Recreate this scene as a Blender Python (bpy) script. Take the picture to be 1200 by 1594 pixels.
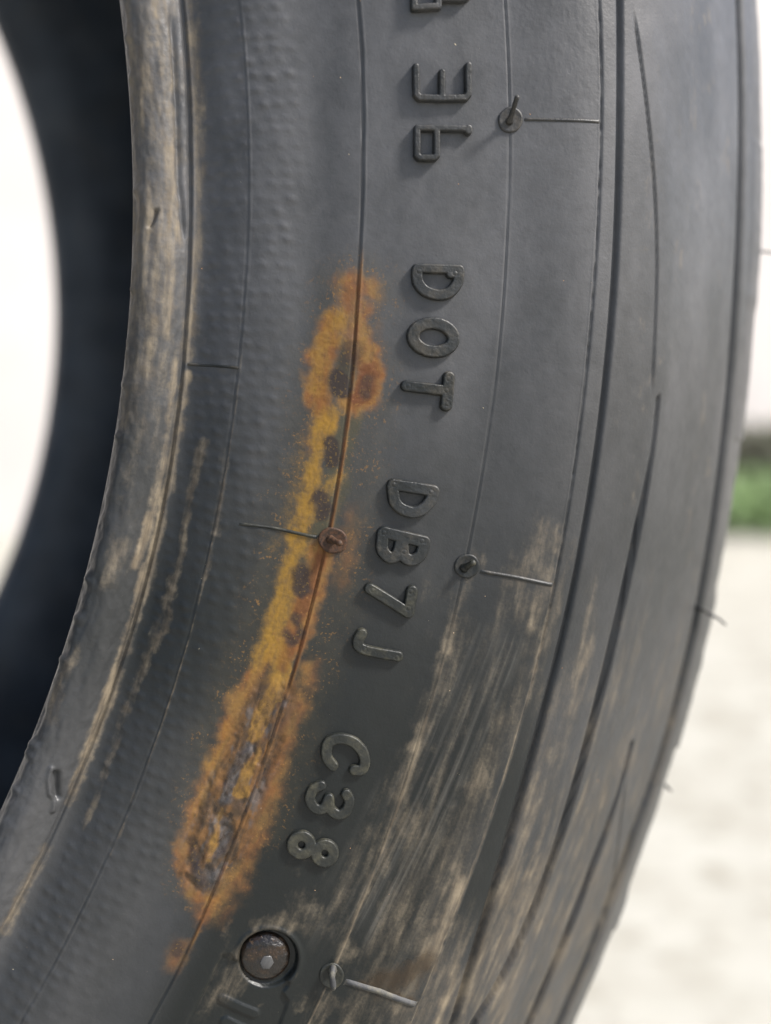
import bpy, math, random
import numpy as np
from mathutils import Matrix, Vector

for _o in list(bpy.data.objects):
    bpy.data.objects.remove(_o, do_unlink=True)
SC = bpy.context.scene
COL = SC.collection

# ---------------------------------------------------------------- camera
AXLE = 0.320                     # height of the tyre's axis above the ground (m)
cam_d = bpy.data.cameras.new('camera')
cam = bpy.data.objects.new('camera', cam_d); COL.objects.link(cam)
cam.matrix_world = Matrix(((0.952192, 0.013521, -0.305199, 0.189548),
                           (-0.305199, 0.086322, -0.948368, -0.149592),
                           (0.013522, 0.996176, 0.086321, AXLE - 0.029742),
                           (0, 0, 0, 1)))
cam_d.sensor_fit = 'VERTICAL'; cam_d.sensor_height = 36.0; cam_d.lens = 38.07
cam_d.clip_start = 0.01; cam_d.clip_end = 300.0
cam_d.dof.use_dof = True; cam_d.dof.focus_distance = 0.1475; cam_d.dof.aperture_fstop = 8.0
SC.camera = cam

# ---------------------------------------------------------------- sky, sun, exposure
SUN_DIR = Vector((0.62, -0.46, 0.80)).normalized()      # towards the sun
world = bpy.data.worlds.new('World'); SC.world = world; world.use_nodes = True
wn = world.node_tree.nodes; wl = world.node_tree.links
bg = wn.get('Background') or wn.new('ShaderNodeBackground')
sky = wn.new('ShaderNodeTexSky'); sky.sky_type = 'NISHITA'; sky.sun_disc = False
sky.sun_elevation = math.asin(SUN_DIR.z); sky.sun_rotation = math.atan2(SUN_DIR.x, SUN_DIR.y)
sky.air_density = 1.0; sky.dust_density = 3.0; sky.ozone_density = 0.9
wl.new(sky.outputs[0], bg.inputs[0]); bg.inputs[1].default_value = 0.09
sun_d = bpy.data.lights.new('sun', 'SUN'); sun_d.energy = 3.0; sun_d.angle = math.radians(9); sun_d.color = (1, .97, .93)
sun = bpy.data.objects.new('sun', sun_d); COL.objects.link(sun); sun.location = (2, -2, 3)
sun.rotation_euler = SUN_DIR.to_track_quat('Z', 'Y').to_euler()
SC.view_settings.view_transform = 'Standard'; SC.view_settings.look = 'None'
SC.view_settings.gamma = 1.0; SC.view_settings.use_curve_mapping = False
SC.view_settings.exposure = 1.16

# ---------------------------------------------------------------- surveyed tyre data
# chart of the sidewall in millimetres: u = distance along the section from the bead toe, q = distance round the tyre at 250 mm radius
LINES = {"B":[[9.99,29.78],[9.87,22.44],[9.73,15.1],[9.6,7.75],[9.53,0.41],[9.51,-6.93],[9.54,-14.27],[9.61,-21.61],[9.7,-28.96],[9.79,-36.3],[9.87,-43.64],[9.91,-50.98],[9.93,-58.32],[9.91,-65.66],[9.86,-73.01],[9.79,-80.35],[9.71,-87.69],[9.62,-95.03],[9.55,-102.37],[9.47,-109.72],[9.37,-117.06],[9.22,-124.4]],"C":[[17.92,28.15],[18.01,20.44],[18.02,12.73],[17.99,5.03],[17.95,-2.68],[17.91,-10.39],[17.89,-18.1],[17.88,-25.81],[17.9,-33.51],[17.94,-41.22],[17.99,-48.93],[18.05,-56.64],[18.1,-64.35],[18.15,-72.06],[18.18,-79.76],[18.18,-87.47],[18.16,-95.18],[18.12,-102.89],[18.06,-110.6],[18.0,-118.3],[17.95,-126.01],[17.94,-133.72]],"D":[[33.49,26.72],[33.5,19.5],[33.35,12.28],[33.18,5.06],[33.06,-2.16],[33.0,-9.38],[33.01,-16.6],[33.08,-23.82],[33.16,-31.04],[33.23,-38.26],[33.27,-45.48],[33.27,-52.71],[33.22,-59.93],[33.15,-67.15],[33.06,-74.37],[32.98,-81.59],[32.94,-88.81],[32.95,-96.03],[33.02,-103.25],[33.1,-110.47],[33.12,-117.69],[32.93,-124.91]],"E":[[53.02,25.75],[53.01,18.99],[52.97,12.23],[52.92,5.47],[52.88,-1.29],[52.83,-8.05],[52.78,-14.8],[52.74,-21.56],[52.7,-28.32],[52.66,-35.08],[52.63,-41.84],[52.59,-48.6],[52.55,-55.36],[52.51,-62.12],[52.47,-68.88],[52.42,-75.64],[52.38,-82.39],[52.34,-89.15],[52.31,-95.91],[52.31,-102.67],[52.34,-109.43],[52.41,-116.19]],"F":[[66.14,25.43],[66.07,18.93],[65.93,12.43],[65.76,5.93],[65.61,-0.57],[65.5,-7.07],[65.44,-13.56],[65.43,-20.06],[65.46,-26.56],[65.54,-33.06],[65.64,-39.56],[65.74,-46.06],[65.84,-52.56],[65.92,-59.06],[65.96,-65.56],[65.97,-72.06],[65.94,-78.55],[65.89,-85.05],[65.85,-91.55],[65.84,-98.05],[65.93,-104.55],[66.18,-111.05]],"K":[[106.04,31.3],[105.76,25.85],[105.48,20.4],[105.23,14.94],[105.03,9.49],[104.9,4.04],[104.86,-1.41],[104.92,-6.86],[105.07,-12.32],[105.31,-17.77],[105.64,-23.22],[106.03,-28.67],[106.47,-34.12],[106.94,-39.57],[107.39,-45.03],[107.8,-50.48],[108.11,-55.93],[108.29,-61.38],[108.27,-66.83],[108.0,-72.29],[107.41,-77.74],[106.42,-83.19]],"G":[[69.96,25.71],[69.57,19.24],[69.31,12.76],[69.16,6.29],[69.09,-0.19],[69.07,-6.66],[69.09,-13.14],[69.12,-19.61],[69.17,-26.08],[69.22,-32.56],[69.27,-39.03],[69.32,-45.51],[69.39,-51.98],[69.48,-58.46],[69.6,-64.93],[69.79,-71.4],[70.05,-77.88],[70.43,-84.35],[70.95,-90.83],[71.65,-97.3],[72.57,-103.78],[73.76,-110.25]],"B2":[[8.17,29.6],[7.89,19.79],[7.78,9.88],[7.78,1.87],[8.27,-4.11],[9.08,-10.08]],"H":[[72.04,25.45],[72.37,23.1],[72.76,20.75],[73.18,18.4],[73.62,16.05],[74.08,13.7],[74.52,11.35],[74.96,9.0],[75.37,6.65],[75.76,4.3],[76.12,1.95],[76.45,-0.39],[76.75,-2.74],[77.02,-5.09],[77.26,-7.44],[77.48,-9.79],[77.68,-12.14],[77.89,-14.49],[78.09,-16.84],[78.32,-19.19],[78.58,-21.54],[78.89,-23.89]],"J":[[80.79,-22.96],[81.05,-27.09],[81.14,-31.22],[81.11,-35.34],[81.01,-39.47],[80.88,-43.6],[80.75,-47.73],[80.66,-51.85],[80.61,-55.98],[80.63,-60.11],[80.7,-64.24],[80.82,-68.36],[80.99,-72.49],[81.18,-76.62],[81.36,-80.75],[81.49,-84.87],[81.53,-89.0],[81.43,-93.13],[81.12,-97.26],[80.55,-101.38],[79.63,-105.51],[78.29,-109.64]],"Lg":[[94.47,-69.6],[94.67,-71.54],[94.83,-73.48],[94.96,-75.42],[95.05,-77.36],[95.12,-79.3],[95.16,-81.24],[95.17,-83.18],[95.17,-85.12],[95.16,-87.06],[95.12,-89.0],[95.08,-90.95],[95.03,-92.89],[94.98,-94.83],[94.92,-96.77],[94.86,-98.71],[94.81,-100.65],[94.77,-102.59],[94.74,-104.53],[94.71,-106.47],[94.71,-108.41],[94.72,-110.35]],"H2":[[95.4,-74.15],[99.18,-81.53],[104.41,-90.07],[108.16,-97.81],[109.01,-105.49]]}
LETTERS = [["9",[[[[40.79,28.64],[40.48,24.94],[43.66,24.97],[44.01,28.22]],0.46],[[[40.79,28.64],[47.56,28.3]],0.442],[[[47.56,28.3],[47.62,28.17],[47.71,28.0],[47.81,27.79],[47.91,27.57],[47.97,27.34],[47.99,27.13],[47.97,26.91],[47.95,26.68],[47.9,26.45],[47.8,26.23],[47.63,26.04],[47.37,25.91],[46.96,25.85],[46.4,25.83],[45.77,25.85],[45.15,25.89],[44.62,25.93],[44.25,25.95]],0.407]],[],0.75],["E",[[[[40.26,17.17],[40.2,13.46],[40.61,13.03],[43.55,12.93]],0.46],[[[43.55,12.93],[46.69,13.02],[47.14,13.44],[47.28,17.24]],0.46],[[[43.67,16.35],[43.55,12.93]],0.442]],[],0.75],["9",[[[[40.17,8.95],[40.13,5.28],[40.47,4.94],[42.38,4.98],[42.73,5.33],[42.76,8.8]],0.46],[[[40.17,8.95],[47.04,8.94]],0.442],[[[47.04,8.94],[47.04,8.69]],0.549]],[],0.75],["D",[[[[40.51,-10.19],[46.21,-9.95]],0.637],[[[40.52,-10.37],[40.53,-10.55],[40.53,-10.8],[40.54,-11.09],[40.57,-11.41],[40.62,-11.71],[40.69,-11.97],[40.8,-12.2],[40.92,-12.42],[41.07,-12.63],[41.24,-12.82],[41.43,-12.99],[41.64,-13.15],[41.88,-13.28],[42.16,-13.39],[42.45,-13.49],[42.76,-13.56],[43.06,-13.61],[43.34,-13.63],[43.62,-13.62],[43.91,-13.6],[44.19,-13.54],[44.46,-13.46],[44.72,-13.36],[44.95,-13.23],[45.18,-13.06],[45.39,-12.85],[45.6,-12.62],[45.78,-12.37],[45.94,-12.12],[46.06,-11.86],[46.14,-11.57],[46.19,-11.24],[46.21,-10.91],[46.22,-10.59],[46.22,-10.32],[46.22,-10.13]],0.726],[[[45.1,-10.56],[46.23,-10.22]],0.664]],[[40.79,-10.62],[45.63,-10.52]],0.62],["O",[[[[46.15,-19.58],[46.04,-20.08],[45.75,-20.55],[45.29,-20.94],[44.71,-21.25],[44.03,-21.43],[43.31,-21.49],[42.59,-21.41],[41.93,-21.21],[41.37,-20.88],[40.94,-20.46],[40.68,-19.98],[40.6,-19.46],[40.71,-18.95],[41.0,-18.48],[41.46,-18.09],[42.04,-17.79],[42.71,-17.61],[43.43,-17.56],[44.15,-17.65],[44.81,-17.86],[45.38,-18.18],[45.81,-18.6],[46.07,-19.07],[46.15,-19.58]],0.814]],[],0.62],["T",[[[[40.37,-26.66],[45.79,-26.65]],0.735],[[[46.03,-24.78],[46.12,-28.63]],0.796]],[[40.63,-26.63],[45.96,-24.97],[45.88,-26.59],[46.19,-28.44]],0.62],["D",[[[[40.53,-40.72],[46.0,-40.65]],0.796],[[[40.49,-41.01],[40.55,-41.23],[40.62,-41.55],[40.72,-41.92],[40.83,-42.3],[40.95,-42.66],[41.08,-42.95],[41.23,-43.17],[41.38,-43.35],[41.54,-43.51],[41.72,-43.65],[41.92,-43.76],[42.14,-43.86],[42.4,-43.96],[42.69,-44.03],[43.0,-44.09],[43.32,-44.12],[43.62,-44.13],[43.89,-44.1],[44.14,-44.03],[44.38,-43.93],[44.61,-43.8],[44.82,-43.65],[45.02,-43.48],[45.2,-43.31],[45.37,-43.12],[45.52,-42.91],[45.65,-42.68],[45.77,-42.44],[45.88,-42.21],[45.96,-41.98],[46.02,-41.75],[46.06,-41.5],[46.08,-41.25],[46.09,-41.02],[46.09,-40.82],[46.1,-40.68]],0.796]],[[40.62,-40.71],[45.76,-40.83]],0.62],["B",[[[[40.5,-47.62],[46.16,-47.91]],0.823],[[[40.36,-47.84],[40.38,-48.09],[40.41,-48.45],[40.45,-48.87],[40.5,-49.3],[40.58,-49.7],[40.69,-50.02],[40.84,-50.27],[41.03,-50.49],[41.25,-50.68],[41.47,-50.83],[41.68,-50.93],[41.88,-50.99],[42.06,-50.99],[42.24,-50.95],[42.42,-50.86],[42.58,-50.72],[42.72,-50.55],[42.83,-50.32],[42.9,-50.01],[42.95,-49.6],[42.98,-49.15],[42.99,-48.7],[43.0,-48.32],[43.01,-48.06]],0.814],[[[43.1,-48.04],[43.16,-48.31],[43.24,-48.7],[43.33,-49.16],[43.45,-49.62],[43.58,-50.03],[43.73,-50.32],[43.91,-50.51],[44.12,-50.64],[44.34,-50.72],[44.57,-50.75],[44.79,-50.75],[45.0,-50.72],[45.19,-50.65],[45.38,-50.53],[45.56,-50.38],[45.73,-50.2],[45.87,-49.99],[45.99,-49.78],[46.07,-49.52],[46.12,-49.21],[46.15,-48.87],[46.17,-48.55],[46.18,-48.28],[46.19,-48.08]],0.814]],[[40.41,-47.64],[45.77,-47.8],[43.71,-49.77]],0.62],["7",[[[[40.21,-55.91],[45.97,-58.01]],0.761],[[[45.91,-54.97],[46.11,-57.99]],0.779]],[[40.59,-55.96],[45.74,-55.0],[45.92,-57.38]],0.62],["J",[[[[40.55,-62.4],[40.51,-62.56],[40.45,-62.78],[40.38,-63.04],[40.32,-63.32],[40.31,-63.57],[40.35,-63.78],[40.41,-63.96],[40.48,-64.12],[40.59,-64.26],[40.77,-64.39],[41.04,-64.48],[41.45,-64.54],[42.08,-64.56],[42.92,-64.53],[43.86,-64.47],[44.8,-64.4],[45.6,-64.34],[46.16,-64.3]],0.726]],[[46.01,-64.43],[41.43,-64.45]],0.62],["C",[[[[41.87,-81.59],[41.74,-81.5],[41.54,-81.37],[41.32,-81.21],[41.09,-81.03],[40.88,-80.83],[40.72,-80.61],[40.6,-80.35],[40.48,-80.04],[40.39,-79.71],[40.33,-79.38],[40.31,-79.07],[40.34,-78.8],[40.43,-78.56],[40.58,-78.34],[40.76,-78.14],[40.98,-77.96],[41.22,-77.81],[41.47,-77.69],[41.75,-77.6],[42.06,-77.53],[42.39,-77.5],[42.73,-77.49],[43.06,-77.5],[43.37,-77.55],[43.67,-77.63],[43.97,-77.75],[44.27,-77.89],[44.55,-78.05],[44.8,-78.23],[45.04,-78.41],[45.24,-78.61],[45.43,-78.84],[45.6,-79.08],[45.74,-79.32],[45.86,-79.56],[45.94,-79.78],[45.99,-80.0],[46.02,-80.22],[46.01,-80.43],[45.98,-80.62],[45.93,-80.8],[45.85,-80.95],[45.74,-81.06],[45.58,-81.14],[45.39,-81.2],[45.21,-81.25],[45.05,-81.28],[44.94,-81.31]],0.735]],[],0.5],["3",[[[[41.25,-84.78],[41.15,-84.86],[41.0,-84.97],[40.83,-85.11],[40.66,-85.26],[40.52,-85.44],[40.42,-85.63],[40.37,-85.85],[40.34,-86.11],[40.33,-86.39],[40.35,-86.67],[40.4,-86.93],[40.48,-87.16],[40.6,-87.36],[40.76,-87.55],[40.94,-87.73],[41.14,-87.87],[41.35,-87.99],[41.54,-88.06],[41.73,-88.08],[41.93,-88.07],[42.13,-88.03],[42.32,-87.95],[42.49,-87.83],[42.62,-87.69],[42.71,-87.49],[42.77,-87.22],[42.8,-86.91],[42.82,-86.61],[42.83,-86.36],[42.84,-86.18]],0.708],[[[42.84,-86.18],[42.92,-86.34],[43.02,-86.58],[43.14,-86.85],[43.29,-87.12],[43.44,-87.37],[43.6,-87.56],[43.79,-87.69],[44.0,-87.8],[44.23,-87.88],[44.45,-87.92],[44.67,-87.94],[44.86,-87.92],[45.03,-87.85],[45.2,-87.75],[45.35,-87.61],[45.49,-87.44],[45.6,-87.26],[45.69,-87.08],[45.74,-86.87],[45.77,-86.62],[45.77,-86.37],[45.75,-86.11],[45.72,-85.87],[45.66,-85.66],[45.57,-85.48],[45.44,-85.31],[45.28,-85.16],[45.13,-85.03],[45.0,-84.93],[44.91,-84.85]],0.708]],[],0.5],["8",[[[[42.68,-93.17],[42.76,-93.49],[42.75,-93.82],[42.66,-94.13],[42.49,-94.4],[42.25,-94.62],[41.97,-94.77],[41.66,-94.84],[41.33,-94.82],[41.02,-94.72],[40.74,-94.54],[40.52,-94.29],[40.37,-93.99],[40.29,-93.67],[40.3,-93.34],[40.39,-93.02],[40.56,-92.75],[40.79,-92.53],[41.08,-92.38],[41.39,-92.31],[41.72,-92.33],[42.03,-92.44],[42.3,-92.62],[42.53,-92.87],[42.68,-93.17]],0.726],[[[46.07,-93.25],[46.14,-93.56],[46.14,-93.87],[46.05,-94.17],[45.88,-94.44],[45.65,-94.65],[45.37,-94.79],[45.06,-94.85],[44.74,-94.83],[44.44,-94.73],[44.17,-94.55],[43.95,-94.31],[43.8,-94.03],[43.72,-93.72],[43.73,-93.4],[43.82,-93.1],[43.98,-92.83],[44.22,-92.62],[44.49,-92.48],[44.8,-92.42],[45.12,-92.44],[45.43,-92.54],[45.7,-92.72],[45.92,-92.96],[46.07,-93.25]],0.726]],[],0.5]]
PINS = [[[52.95,10.34],1.68,[[52.77,10.0,0],[52.97,10.94,1.2],[53.12,11.75,2.2],[53.26,12.49,3.1]],0.37],[[52.78,-50.08],1.72,[[52.44,-50.42,0],[52.81,-49.9,0.9],[53.27,-49.29,1.7]],0.5],[[33.94,-50.23],1.95,[[33.57,-50.12,0],[34.18,-50.21,0.8],[34.97,-50.36,1.5]],0.46],[[52.53,-109.13],1.72,[[52.4,-108.42,0],[52.04,-107.78,0.9],[52.32,-108.71,1.5],[53.21,-110.14,1.3]],0.46]]
HAIRS = [[[0.30415,0.00782,-0.00088],[0.30676,0.00964,-0.00058],[0.3093,0.01096,-0.00035],[0.31142,0.01133,-0.00039],[0.31355,0.01168,-0.00055]],[[0.29443,0.00537,-0.06071],[0.29521,0.00447,-0.06091],[0.29642,0.004,-0.06175],[0.29774,0.00351,-0.06248],[0.29875,0.0031,-0.06343]],[[0.29097,0.00726,-0.09155],[0.29138,0.00707,-0.0922],[0.292,0.00684,-0.09252]]]
RIDGES = [[[[54.7,10.41],[59.63,10.32],[65.75,10.29]],0.22,0.2],[[[54.64,-50.43],[59.58,-50.27],[65.68,-50.36]],0.25,0.28],[[[21.02,-50.61],[25.27,-50.22],[31.91,-50.29]],0.24,0.3],[[[10.14,-27.15],[13.83,-26.95],[17.98,-26.91]],0.22,0.26],[[[54.5,-109.18],[59.53,-108.69],[65.47,-108.75]],0.38,0.4]]
PLATE = {"c":[43.48,-110.22],"r":4.07,"dome":[43.12,-110.27],"rd":3.27,"hexc":[43.5,-110.69],"left":[[37.56,-112.55],[37.58,-116.32],[37.43,-122.78],[37.68,-127.46]],"right":[[47.65,-112.79],[47.34,-113.78],[48.57,-114.53],[48.92,-117.84],[49.07,-122.19]],"tab":[37.72,-112.47],"bar":[[[40.31,-117.85],[42.76,-117.94],[45.07,-117.92]],0.62],"bar2":[[[42.12,-120.58],[44.9,-120.71]],0.8]}
PAINT = {"orange":[[[[31.98,-12.73],[32.48,-15.46],[32.68,-18.23]],1.77,2.3,0.75],[[[34.55,-12.53],[34.63,-13.9]],0.88,1.42,0.7],[[[29.71,-18.99],[28.52,-24.32],[28.57,-29.08],[29.98,-32.21]],1.5,1.95,0.95],[[[30.79,-18.41],[33.17,-20.04]],1.95,1.59,0.7],[[[33.84,-21.82],[35.45,-25.81],[34.83,-28.96],[33.22,-30.13]],1.77,1.59,0.9],[[[29.66,-31.79],[29.03,-37.64]],1.06,1.77,0.5],[[[35.81,-45.92],[36.41,-50.55],[36.06,-55.4]],0.88,3.01,0.38],[[[32.75,-52.32],[32.43,-57.24],[32.2,-62.16],[31.63,-67.22]],1.59,1.59,0.85],[[[30.56,-66.54],[28.46,-70.64],[27.23,-77.05],[26.79,-83.78],[26.5,-90.52],[26.77,-97.06],[27.47,-101.89],[30.29,-105.24],[33.49,-105.04]],0.8,2.3,0.95],[[[34.69,-69.27],[34.71,-74.63],[34.61,-81.04],[35.08,-86.79],[35.42,-93.09],[35.17,-99.14],[34.12,-104.27],[33.07,-108.55]],1.06,2.48,0.62],[[[31.16,-72.29],[30.75,-80.37],[30.06,-89.64],[29.83,-96.81]],3.01,1.77,0.35],[[[31.54,-113.52],[31.75,-115.25],[31.82,-116.23]],0.88,2.48,0.5],[[[34.9,-102.74],[33.9,-107.17]],1.77,2.65,0.35],[[[35.41,-15.21],[36.26,-21.55],[36.88,-26.09]],0.53,1.95,0.22]],"yellow":[[[[30.78,-31.62],[29.97,-35.56],[29.64,-39.46],[29.67,-46.22],[29.16,-51.2],[29.27,-57.05],[29.12,-62.01],[28.66,-66.1],[28.09,-70.25]],0.97,1.95,0.9],[[[27.67,-37.88],[27.72,-46.63],[27.9,-52.47]],0.88,3.54,0.3],[[[28.79,-20.5],[28.26,-24.35],[28.74,-29.06]],0.71,1.42,0.45],[[[29.72,-66.78],[31.62,-70.67],[31.11,-73.79]],1.33,1.24,0.8],[[[33.18,-40.73],[31.58,-43.42],[30.6,-46.51]],0.71,1.42,0.6],[[[26.77,-80.75],[26.83,-86.82],[26.94,-93.92]],0.8,1.42,0.3],[[[30.08,-20.36],[30.36,-18.46]],1.59,1.77,0.5]],"dark":[[[[30.98,-55.45],[31.18,-58.04]],0.88,1.42,0.9],[[[30.81,-64.99],[31.82,-66.18]],0.53,0.88,0.6],[[[31.37,-26.8],[31.93,-28.05]],1.33,1.06,0.95],[[[32.68,-22.42],[32.64,-24.76]],1.42,1.59,0.55],[[[31.58,-36.44],[31.7,-39.09]],0.8,1.24,0.95],[[[31.09,-44.19],[31.93,-46.52]],0.8,1.33,0.95],[[[30.98,-55.84],[31.15,-58.33]],1.06,0.8,0.6],[[[31.46,-62.85],[32.58,-64.5]],0.62,0.88,0.6],[[[35.15,-26.31],[34.85,-28.4]],0.8,0.88,0.55],[[[31.39,-113.38],[31.76,-114.43]],0.62,0.8,0.6],[[[31.78,-74.57],[31.3,-79.18]],0.88,1.06,0.35],[[[27.74,-98.7],[30.58,-104.1],[32.78,-104.45]],0.71,0.8,0.5]],"crust":[[[[31.37,-74.7],[30.61,-79.92],[30.1,-85.6],[29.45,-91.89],[29.19,-98.09],[30.38,-102.66]],2.48,1.77,1.0],[[[31.44,-81.13],[31.48,-91.1],[31.68,-98.06]],2.65,1.24,1.0]],"halo":[[[[32.63,-13.6],[31.26,-23.99],[30.4,-35.49],[30.01,-47.12],[29.69,-56.94],[29.35,-68.88],[28.56,-82.14],[29.18,-95.04],[31.02,-102.38]],4.25,4.87,0.5],[[[36.43,-23.38],[36.23,-36.42],[36.84,-45.72],[36.91,-55.2],[35.7,-68.98],[36.0,-79.6],[35.99,-93.37]],2.21,3.98,0.35]],"dust":[[[[2.42,29.62],[2.21,9.69],[2.73,-3.64],[2.63,-19.21],[2.3,-36.19]],2.83,4.78,0.6],[[[10.92,29.69],[10.55,15.12],[10.41,0.19],[9.99,-13.03],[9.99,-26.44]],0.64,1.59,0.7125],[[[6.74,29.37],[6.38,9.66],[6.55,-8.47],[6.66,-22.85]],0.99,1.59,0.7125],[[[8.36,-26.72],[8.67,-40.32],[8.62,-53.12],[7.79,-60.81]],0.5,1.12,0.9025],[[[10.17,-28.5],[9.89,-41.15],[9.77,-51.81],[10.04,-60.34],[9.79,-71.26],[9.62,-80.07],[9.42,-91.18],[9.55,-101.18]],0.57,0.96,0.95],[[[9.18,-60.55],[9.18,-72.5],[9.08,-82.41],[9.23,-93.45]],0.35,0.8,0.95],[[[5.37,-58.08],[4.34,-63.79]],0.85,2.87,0.4275],[[[14.22,-39.3],[13.68,-44.59],[13.44,-50.91],[14.04,-57.06],[13.69,-64.56],[14.33,-69.65],[13.56,-73.14]],0.5,0.96,0.8075],[[[13.32,-67.88],[12.91,-76.62],[12.57,-84.35],[13.0,-98.35],[13.13,-103.78]],0.35,0.96,0.665],[[[17.36,-39.77],[17.84,-45.77],[18.2,-52.83]],0.21,0.96,0.475],[[[9.24,-109.14],[9.36,-116.45],[9.26,-123.87]],0.5,1.27,0.7125],[[[3.22,-76.28],[2.4,-82.21],[2.55,-88.88]],0.71,1.59,0.5225],[[[18.34,-55.87],[18.12,-60.04]],0.14,0.64,0.475],[[[17.9,-94.72],[18.28,-100.92],[18.23,-105.23]],0.11,0.32,0.665],[[[53.94,-48.86],[52.71,-54.53],[52.64,-60.0],[52.73,-67.3],[52.58,-74.71],[52.5,-83.07],[52.25,-91.55],[52.14,-101.92]],0.57,2.23,0.57],[[[52.53,-57.29],[52.73,-61.81]],0.64,1.27,0.8075],[[[52.49,-72.88],[52.12,-76.22]],0.57,1.59,0.76],[[[62.63,-44.65],[61.97,-48.25],[61.07,-50.61]],1.42,4.78,0.57],[[[62.65,-55.16],[63.91,-52.31]],1.56,4.46,0.57],[[[65.68,-50.36],[65.95,-57.94],[65.97,-67.2],[66.07,-73.93],[66.03,-82.79],[65.83,-87.5],[65.86,-98.32],[66.35,-110.01]],0.35,1.27,0.7125],[[[65.29,-91.21],[64.83,-94.93],[64.71,-98.58],[64.63,-101.32]],1.42,2.55,0.95],[[[67.44,-93.5],[68.77,-97.79],[69.58,-102.19],[71.16,-110.13]],0.92,2.23,0.855],[[[67.04,-75.64],[68.02,-80.84],[68.94,-86.07],[70.79,-93.01],[72.65,-100.92],[74.94,-109.79]],0.5,1.43,0.7125],[[[67.21,-46.58],[67.17,-52.68],[66.25,-58.95]],0.99,3.98,0.4275],[[[74.95,-57.04],[74.25,-62.37],[74.1,-68.57],[74.17,-74.77]],0.99,3.98,0.475],[[[75.64,-79.11],[75.9,-86.25],[75.25,-92.59],[75.4,-99.8]],0.85,2.87,0.665],[[[95.85,-66.85],[93.63,-68.7]],0.85,2.39,0.475],[[[105.15,-73.28],[107.18,-82.66],[106.51,-90.16]],0.28,1.59,0.3325],[[[50.47,-89.32],[50.37,-94.07],[49.37,-101.05],[45.7,-101.43]],0.99,4.78,0.3325],[[[39.33,-108.81],[39.58,-113.63],[39.13,-118.79]],0.99,3.98,0.475],[[[45.92,-104.23],[43.11,-104.34],[40.22,-106.47]],0.71,2.55,0.57],[[[51.39,-54.81],[54.6,-60.45]],1.77,6.37,0.285],[[[106.73,-52.07],[106.36,-61.26],[104.88,-71.42]],0.42,2.23,0.38],[[[81.26,-96.88],[82.15,-106.89]],0.57,2.23,0.475],[[[89.15,-92.39],[89.35,-99.74],[90.87,-109.03]],0.35,1.59,0.4275],[[[63.55,-103.43],[64.14,-107.82],[65.04,-111.59]],0.85,3.19,0.38]],"scuff":[[[[58.99,-61.24],[56.92,-68.95],[56.07,-78.3],[55.55,-87.66],[55.19,-98.91]],3.54,3.54,1.0],[[[57.3,-67.04],[56.71,-74.46],[56.35,-84.63]],2.3,2.12,1.0],[[[60.49,-104.39],[61.64,-88.51]],3.54,3.54,0.7],[[[52.7,-99.83],[53.21,-94.02]],2.3,2.65,0.7],[[[50.66,-84.57],[50.04,-93.23],[48.76,-104.13]],1.77,3.01,0.35]],"gold":[[[[31.05,-69.85],[31.24,-73.25],[30.74,-77.88],[30.53,-81.44]],0.88,0.88,0.9],[[[31.31,-85.66],[31.35,-89.65]],0.8,0.71,0.9],[[[29.91,-92.93],[30.15,-96.67],[30.82,-100.44]],0.35,0.53,0.8],[[[30.66,-75.42],[31.87,-83.97],[31.69,-89.02]],0.27,0.44,0.6]],"slate":[[[[30.31,-82.52],[29.66,-86.77],[29.71,-91.29]],0.71,0.88,0.8],[[[31.12,-94.77],[31.54,-100.14],[31.59,-103.35]],1.06,1.06,0.7],[[[28.41,-100.46],[30.72,-103.52]],0.53,0.71,0.6]],"olive":[[[[33.35,-31.24],[32.8,-36.99],[32.67,-44.65],[32.14,-51.49],[32.24,-59.23],[32.24,-66.06]],1.42,1.95,0.8],[[[32.68,-22.42],[32.4,-26.67]],1.59,1.42,0.8],[[[32.2,-62.16],[31.74,-71.12]],1.24,1.77,0.5]],"bloodrust":[[[[35.01,-24.94],[35.13,-27.71],[34.1,-29.44]],1.15,1.24,0.9],[[[32.9,-53.06],[32.42,-56.75],[31.98,-61.24]],0.88,1.06,0.75],[[[31.88,-62.74],[31.82,-66.18],[31.5,-70.21]],0.71,1.06,0.6],[[[32.03,-13.65],[32.37,-16.4]],0.71,1.24,0.4],[[[32.28,-77.87],[32.69,-83.68],[32.71,-90.64],[32.57,-96.7]],0.44,0.88,0.6],[[[33.24,-71.65],[33.53,-77.46],[33.8,-84.28],[34.07,-91.12],[34.03,-98.11]],0.71,1.59,0.45]],"wet":[[[[59.05,-107.67],[62.09,-105.69],[63.55,-103.43]],1.42,2.3,0.9],[[[56.65,-108.78],[60.41,-108.46],[65.02,-108.5]],0.44,0.88,0.8]],"rough":[[[[55.86,25.59],[61.12,25.36],[62.55,18.19],[57.87,11.71]],5.31,1.77,1.0]]}
CUT = [[[5.41,-96.13],[5.63,-98.18],[6.49,-100.17],[7.49,-101.07],[7.98,-102.89]],[[6.28,-96.87],[6.97,-98.6],[7.75,-100.47]]]
NICK = [[4.58,-3.41],[4.01,-5.18],[3.68,-5.91]]
NUBS = [[0.2,24.14],[1.54,-0.2],[2.03,-16.06],[2.38,-31.9],[1.89,-40.54],[2.69,-71.5],[2.59,-95.64],[2.91,-101.81],[2.78,-93.84],[2.28,-78.9],[2.39,-64.98],[2.19,17.76]]
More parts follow.
